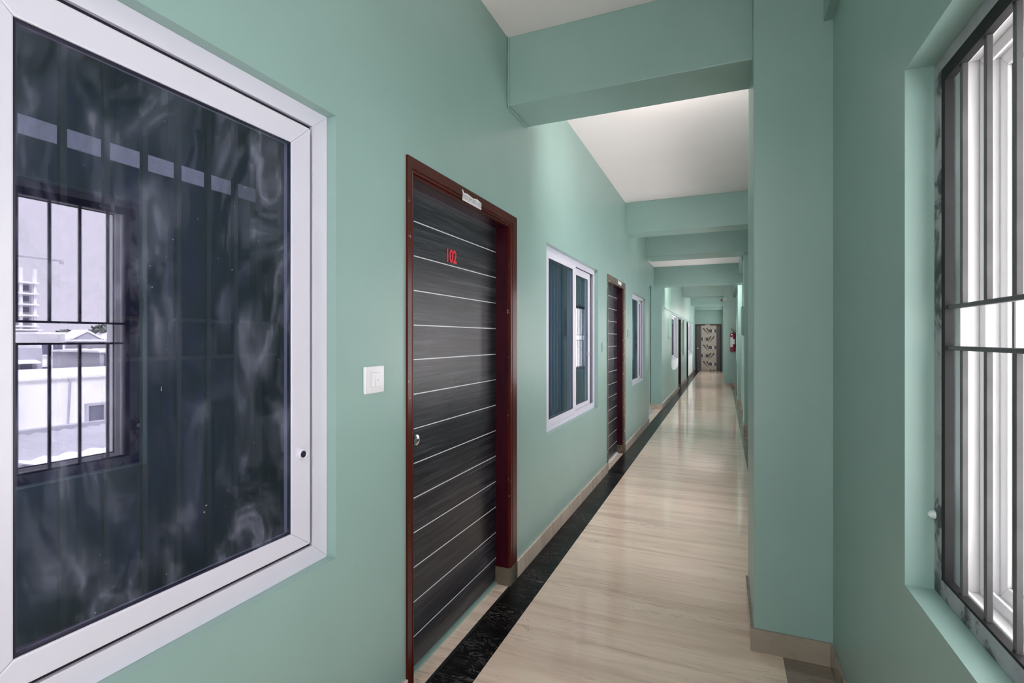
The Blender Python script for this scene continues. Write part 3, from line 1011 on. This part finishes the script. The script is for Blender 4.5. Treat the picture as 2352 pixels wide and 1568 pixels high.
t = tag(empty('distribution_box', (0.30, 8.62, 1.45)), 'tall shallow teal distribution box on the thin far column', 'electrical box')
MB().box(0.270, 0.30, 8.46, 8.80, 1.45, 1.90).build('case', M['wall'], t, bevel=0.003)
MB().box(0.264, 0.270, 8.47, 8.79, 1.46, 1.89).build('door', M['wall'], t, bevel=0.002)
MB().box(0.259, 0.265, 8.49, 8.505, 1.64, 1.71).build('latch', M['chrome'], t)
t = tag(empty('meter_box', (XL, 11.9, 1.41)), 'shallow teal meter panel on the left wall past the lobby', 'electrical box')
MB().box(XL, XL + 0.02, 11.64, 12.2, 1.41, 1.84).build('case', M['wall'], t, bevel=0.003)
MB().box(XL + 0.02, XL + 0.026, 11.70, 12.14, 1.44, 1.81).build('door', M['wall'], t, bevel=0.002)

# ------------------------------------------------------------------ fire extinguisher
fx, fy = 0.272, 16.2 - 0.085
t = tag(empty('fire_extinguisher', (fx, fy, 1.03)), 'red fire extinguisher hanging on the far teal column', 'fire extinguisher')
R = 0.070
MB().lathe([(0.050, 1.032), (0.066, 1.036), (R, 1.05), (R, 1.50), (0.066, 1.535), (0.050, 1.560), (0.028, 1.575), (0.022, 1.585)], (fx, fy, 0), 'Z', 28).build('cylinder', M['extred'], t, smooth=True)
m = MB()
a0, a1 = math.radians(185), math.radians(305)


def curved_label(mb, aa, ab, z0, z1):
    n = 10
    out, inn = [], []
    for i in range(n + 1):
        a = aa + (ab - aa) * i / n
        out.append((fx + (R + 0.0015) * math.cos(a), fy + (R + 0.0015) * math.sin(a)))
        inn.append((fx + (R - 0.001) * math.cos(a), fy + (R - 0.001) * math.sin(a)))
    mb.prism(out + inn[::-1], 'Z', z0, z1)


curved_label(m, math.radians(190), math.radians(268), 1.165, 1.445)
curved_label(m, math.radians(262), math.radians(330), 1.245, 1.395)
m.build('label_sheet', M['paper'], t)
MB().lathe([(0.020, 1.580), (0.024, 1.590), (0.024, 1.602), (0.014, 1.606), (0.014, 1.628)], (fx, fy, 0), 'Z', 16).build('valve', M['yellow'], t, smooth=True)
MB().prism([(fx - 0.055, 1.70), (fx - 0.040, 1.715), (fx + 0.045, 1.605), (fx + 0.040, 1.592), (fx - 0.005, 1.630)], 'Y', fy - 0.010, fy + 0.010).build('lever', simple('green_black_lever', (0.03, 0.07, 0.03), 0.4), t, bevel=0.002)
MB().prism([(fx - 0.050, 1.655), (fx - 0.044, 1.668), (fx + 0.018, 1.618), (fx + 0.014, 1.605)], 'Y', fy - 0.008, fy + 0.008).build('carry_handle', M['yellow'], t)
MB().lathe([(0.015, -0.030), (0.015, -0.018)], (fx - 0.03, fy - R + 0.028, 1.525), 'Y', 14).build('pressure_gauge', M['chrome'], t)
MB().tube([(fx + 0.015, fy, 1.61), (fx + 0.060, fy - 0.01, 1.59), (fx + 0.080, fy, 1.50), (fx + 0.079, fy, 1.25), (fx + 0.077, fy, 1.14)], 0.008, 8).build('hose', M['black'], t, smooth=True)
MB().box(fx - 0.02, fx + 0.02, fy + 0.03, 16.2, 1.545, 1.575).build('wall_hook', M['black'], t)

# ------------------------------------------------------------------ security camera
t = tag(empty('security_camera', (0.04, 16.19, 2.55)), 'small dark security camera on a white bracket high on the far column', 'camera')
MB().lathe([(0.055, 0.0), (0.055, -0.015), (0.035, -0.03)], (0.07, 16.2, 2.57), 'Y', 16).build('bracket_base', M['patch'], t, smooth=True)
MB().tube([(0.07, 16.17, 2.57), (0.06, 16.12, 2.56), (0.0, 16.10, 2.545)], 0.022, 10).build('arm', M['patch'], t, smooth=True)
MB().box(-0.075, 0.01, 16.03, 16.15, 2.50, 2.575).build('body', M['greyext'], t, bevel=0.01)
MB().lathe([(0.026, 0.0), (0.026, -0.012), (0.018, -0.014)], (-0.033, 16.03, 2.537), 'Y', 16).build('lens', M['black'], t, smooth=True)

# ------------------------------------------------------------------ fill lamps (added to brighten the corridor, out of this view)
M['fill_housing'] = simple('fill_lamp_housing', (0.75, 0.75, 0.75), 0.4)
M['fill_diffuser'], _nt, _p = new_mat('fill_diffuser_glow')  # glowing tube surface of the added fill lamps
_p.inputs['Emission Color'].default_value = (1.0, 0.94, 0.90, 1)
_p.inputs['Emission Strength'].default_value = 3.0


def wall_fill(label, x, y, z, length, watt, tilt=90):
    """added fill lamp bracketed off the right wall; shines in all directions into the corridor"""
    t = tag(empty('fill_lamp', (x, y, z)), label, 'lamp')
    MB().box(x - 0.045, x, y - length / 2, y + length / 2, z - 0.02, z + 0.02).build('fill_housing', M['fill_housing'], t, bevel=0.003)
    MB().tube([(x - 0.062, y - length / 2 + 0.02, z), (x - 0.062, y + length / 2 - 0.02, z)], 0.014, 10).build('tube', M['fill_diffuser'], t)
    d = bpy.data.lights.new('fill_glow', 'AREA')
    d.shape = 'RECTANGLE'
    d.size = 0.10
    d.size_y = length
    d.energy = watt
    d.color = (1.0, 0.94, 0.90)
    o = bpy.data.objects.new('fill_glow', d)
    COL.objects.link(o)
    o.location = (x - 0.085, y, z)
    o.rotation_euler = (0, math.radians(tilt), 0)
    return t


wall_fill('added fill lamp on the outer wall behind the camera', XR, -2.3, 2.36, 2.0, 10.0, 122)
wall_fill('added fill lamp on the outer wall past the extinguisher column', XRF, 18.4, 2.36, 3.0, 13.0)
wall_fill('added fill lamp on the outer wall beside the patterned door', XRF, 21.9, 2.36, 2.2, 9.0)


def beam_fill(label, y, z, watt, tilt, xc=-0.4, ln=1.0):
    """added fill lamp fixed to the far side of a cross beam, shining down the corridor"""
    t = tag(empty('fill_lamp', (xc, y, z)), label, 'lamp')
    MB().box(xc - ln / 2 - 0.03, xc + ln / 2 + 0.03, y, y + 0.04, z - 0.02, z + 0.02).build('fill_housing', M['fill_housing'], t, bevel=0.003)
    MB().tube([(xc - ln / 2, y + 0.055, z), (xc + ln / 2, y + 0.055, z)], 0.014, 10).build('tube', M['fill_diffuser'], t)
    d = bpy.data.lights.new('fill_glow', 'AREA')
    d.shape = 'RECTANGLE'
    d.size, d.size_y, d.energy, d.color = ln, 0.10, watt, (1.0, 0.94, 0.90)
    o = bpy.data.objects.new('fill_glow', d)
    COL.objects.link(o)
    o.location = (xc, y + 0.09, z)
    o.rotation_euler = (math.radians(tilt), 0, 0)


beam_fill('added fill lamp on the far side of the first beam', 2.93, 2.78, 13.0, 80, -0.25, 0.6)
beam_fill('added fill lamp on the far side of the second beam', 6.68, 2.84, 1.8, 72)
beam_fill('added fill lamp on the far side of the deep beam past the lobby', 10.86, 2.62, 30.0, 76, -0.35, 0.7)
# fill panel added above and behind the viewpoint to brighten the near bay
t = tag(empty('ceiling_fill', (-0.1, -1.5, 3.1)), 'added flat fill panel on the ceiling behind the viewpoint', 'lamp')
MB().box(-0.42, 0.22, -2.12, -0.88, 3.06, 3.10).build('fill_housing', M['fill_housing'], t, bevel=0.003)
d = bpy.data.lights.new('fill_panel_glow', 'AREA')
d.shape = 'RECTANGLE'
d.size, d.size_y, d.energy, d.color = 0.6, 1.2, 28.0, (1.0, 0.95, 0.92)
o = bpy.data.objects.new('fill_panel_glow', d)
COL.objects.link(o)
o.location = (-0.1, -1.5, 3.055)

# ------------------------------------------------------------------ outside
ground = tag(MB().box(1.2, 260, -160, 320, -4.6, -4.4).build('ground', M['ground']), 'dusty ground between the neighbouring houses', 'ground', kind='structure')


def zq(x, v, u=150):
    k = {31: 1.296, 150: 1.20, 270: 1.106}[u]
    return 1.4 + (778 - v) / 1160.0 / k * (x + 2.3)


# long shed with a grey corrugated roof
def corrugated(name, x0, x1, y0, y1, z0, z1, pitch, mat, parent, along='x'):
    """sheet rising from (x0,z0) to (x1,z1); ribs run along x"""
    m = MB()
    n = int((y1 - y0) / (pitch / 4))
    for i in range(n + 1):
        y = y0 + (y1 - y0) * i / n
        h = 0.03 * math.sin(2 * math.pi * (y - y0) / pitch)
        m.v += [(x0, y, z0 + h), (x1, y, z1 + h), (x0, y, z0 + h - 0.02), (x1, y, z1 + h - 0.02)]
    for i in range(n):
        a = i * 4
        m.f += [(a, a + 4, a + 5, a + 1), (a + 2, a + 3, a + 7, a + 6), (a, a + 2, a + 6, a + 4), (a + 1, a + 5, a + 7, a + 3)]
    return m.build(name, mat, parent)


shed = tag(empty('long_shed', (13, 5, -4.4)), 'long low shed with a grey corrugated roof seen mirrored in the near window', 'building')
corrugated('roof_sheet', 11.0, 17.0, -6, 9.8, -1.66, -1.40, 0.34, M['roofgrey'], shed)
corrugated('rear_roof_sheet', 17.0, 20.0, -6, 9.8, -1.40, -1.75, 0.34, M['roofgrey'], shed)
MB().box(16.85, 17.15, -6, 9.8, -1.44, -1.29).build('ridge_cap', M['greyext'], shed)
MB().box(11.4, 19.6, -5.8, 9.6, -4.4, -1.80).build('walls', M['whiteext'], shed)
for k in range(7):
    MB().box(11.35, 11.45, -4.5 + k * 1.9, -3.9 + k * 1.9, -2.9, -2.6).build('vent_opening', M['extdark'], shed)
low = tag(empty('lean_to', (8, 6, -4.4)), 'small white lean-to roof in front of the grey shed', 'building')
corrugated('roof_sheet', 8.4, 10.9, 4.9, 9.3, -0.90, -1.05, 0.42, M['roofwhite'], low)
MB().box(8.6, 10.8, 5.0, 9.2, -4.4, -1.12).build('walls', M['greyext'], low)

wb = tag(empty('white_building', (32, 10, -4.4)), 'plain white blank-walled building behind the grey shed', 'building')
MB().box(32, 42, 12.9, 30, -4.4, -0.78).build('wall_block', M['whiteext'], wb)
MB().box(31.9, 42.1, 12.8, 30.1, -0.80, -0.68).build('parapet_cap', M['whiteext'], wb)
dr = MB().box(31.90, 32.02, 16.0, 16.75, -4.4, -2.45).build('doorway', M['extdark'], wb)
ring(MB(), 31.86, 32.02, 15.85, 16.90, -4.4, -2.30, 0.15, 0.15, 0.15, 0.0).build('door_surround', M['greyext'], dr)
MB().tube([(31.93, 15.0, -4.4), (31.93, 15.15, -0.8)], 0.05, 6).build('drain_pipe', M['greyext'], wb)

gb = tag(empty('grey_annex', (36, 18, -4.4)), 'grey flat-roofed annex above the blank white wall', 'building')
MB().box(43, 50, 21.9, 28, -4.4, 0.35).build('wall_block', M['greyext'], gb)
MB().box(42.9, 50.1, 21.8, 28.1, 0.35, 0.5).build('parapet_cap', M['whiteext'], gb)
MB().box(42.9, 43.05, 22.2, 22.8, -3.4, 0.2).build('opening', M['extdark'], gb)
gb2 = tag(empty('rough_house', (42, 20, -4.4)), 'low unplastered grey house with a sloping porch roof', 'building')
MB().box(43, 49, 15.1, 18.4, -4.4, 0.75).build('wall_block', M['greyext'], gb2)
MB().box(42.9, 43.05, 15.6, 16.2, -0.9, -0.2).build('opening', M['extdark'], gb2)
MB().box(42.9, 43.05, 17.2, 17.8, -0.9, -0.2).build('opening', M['extdark'], gb2)
MB().prism([(42.2, -0.2), (43.0, -0.05), (43.0, -0.15), (42.2, -0.3)], 'Y', 15.2, 18.0).build('porch_roof', M['roofwhite'], gb2)


def house(name, label, x, y0, y1, z1, mat, nwin, gable=False):
    h = tag(empty(name, (x, (y0 + y1) / 2, -4.4)), label, 'building')
    MB().box(x, x + 9, y0, y1, -4.4, z1).build('wall_block', mat, h)
    MB().box(x - 0.6, x + 9.2, y0 - 0.4, y1 + 0.4, z1 - 0.12, z1 + 0.12).build('roof_slab', M['whiteext'], h)
    for i in range(nwin):
        yy = y0 + (i + 0.5) * (y1 - y0) / nwin
        wd = min(1.1, (y1 - y0) / nwin * 0.4)
        for zz in (z1 - 1.9, z1 - 4.8):
            if zz < -4:
                continue
            f = MB().box(x - 0.10, x + 0.02, yy - wd, yy + wd, zz - 0.75, zz + 0.75).build('window', M['extdark'], h)
            ring(MB(), x - 0.18, x - 0.09, yy - wd - .1, yy + wd + .1, zz - .85, zz + .85, .14, .14, .14, .14).build('window_frame', M['whiteext'], f)
            MB().box(x - 0.16, x - 0.09, yy - 0.07, yy + 0.07, zz - .75, zz + .75).build('mullion', M['whiteext'], f)
    if gable:
        for yy in (y0 + (y1 - y0) * 0.28, y0 + (y1 - y0) * 0.78):
            MB().prism([(yy - 1.6, z1 + 0.1), (yy + 1.6, z1 + 0.1), (yy, z1 + 1.15)], 'X', x - 0.5, x + 3).build('gable', M['greyext'], h)
            m = MB()
            for sgn in (-1, 1):
                m.prism([(yy, z1 + 1.15), (yy, z1 + 1.42), (yy + sgn * 1.9, z1 + 0.25), (yy + sgn * 1.9, z1 + 0.0)], 'X', x - 0.6, x + 3.1)
            m.build('gable_trim', M['whiteext'], h)
    return h


house('villa', 'white villa with twin windows among the distant houses', 75, 30.9, 33.6, 2.1, M['whiteext'], 1)
house('gabled_house', 'grey house with two small roof gables', 78, 34.6, 43.5, 1.2, M['greyext'], 3, True)
house('flat_house', 'white flat-roofed house beyond the villa', 95, 46, 54, 1.6, M['whiteext'], 3)
house('side_house', 'pale house at the foot of the unfinished tower', 104, 37, 42.5, 2.9, M['greyext'], 3)

# unfinished tower block
tw = tag(empty('unfinished_tower', (120, 52, -4.4)), 'tall unfinished concrete tower block with open floors', 'building')
tx, ty0, ty1 = 120, 40.0, 48.6
for k in range(9):
    z = -4.4 + 2.05 * (k + 1)
    if z > 13.6:
        break
    MB().box(tx - 0.6, tx + 12, ty0 - 0.3, ty1 + 0.3, z - 0.22, z + 0.1).build('floor_slab', M['whiteext'], tw)
    MB().box(tx + 0.8, tx + 11, ty0 + 0.3, ty1 - 0.3, z - 1.95, z - 0.22).build('infill', M['concrete'], tw)
    for i in range(4):
        yy = ty0 + 1.1 + i * 2.1
        MB().box(tx + 0.70, tx + 0.85, yy - 0.45, yy + 0.45, z - 1.5, z - 0.5).build('window_opening', M['extdark'], tw)
for i in range(5):
    yy = ty0 + 0.2 + i * 2.05
    MB().box(tx - 0.3, tx + 0.3, yy - 0.22, yy + 0.22, -4.4, 14.6).build('pillar', M['whiteext'], tw)
cr = tag(empty('tower_crane', (160, 62, -4.4)), 'thin tower crane jib against the pale sky', 'crane')
MB().box(160, 160.8, 46, 46.8, -4.4, 24).build('mast', M['greyext'], cr)
MB().box(160.2, 160.6, 40, 70.2, 21.6, 22.0).build('jib', M['greyext'], cr)
MB().box(160.1, 160.7, 69.6, 70.3, 21.0, 21.7).build('trolley', M['greyext'], cr)


def tree(x, y, z, s, label):
    t = tag(empty('tree', (x, y, -4.4)), label, 'tree')
    MB().tube([(x, y, -4.4), (x, y, z)], [0.3, 0.12], 6).build('trunk', M['greyext'], t)
    m = MB()
    for i in range(170):
        a = random.uniform(0, 6.283)
        e = random.uniform(-0.5, 1.4)
        r = s * random.uniform(0.4, 1.0)
        c = Vector((x + r * math.cos(a) * math.cos(e) * 1.3, y + r * math.sin(a) * math.cos(e) * 1.3, z + r * math.sin(e) * 0.6))
        u = Vector((random.uniform(-1, 1), random.uniform(-1, 1), random.uniform(-1, 1))).normalized() * 0.28 * s
        v = u.cross(Vector((random.uniform(-1, 1), random.uniform(-1, 1), random.uniform(-1, 1)))).normalized() * 0.16 * s
        n = len(m.v)
        m.v += [tuple(c - u), tuple(c + v), tuple(c + u), tuple(c - v)]
        m.f.append((n, n + 1, n + 2, n + 3))
    o = m.build('crown', M['leaf'], t)
    o['kind'] = 'stuff'
    return t


tree(110, 55.0, 3.0, 1.8, 'dusty tree above the gabled house roof')
tree(112, 49.5, 2.3, 1.3, 'dusty small tree beside the unfinished tower')
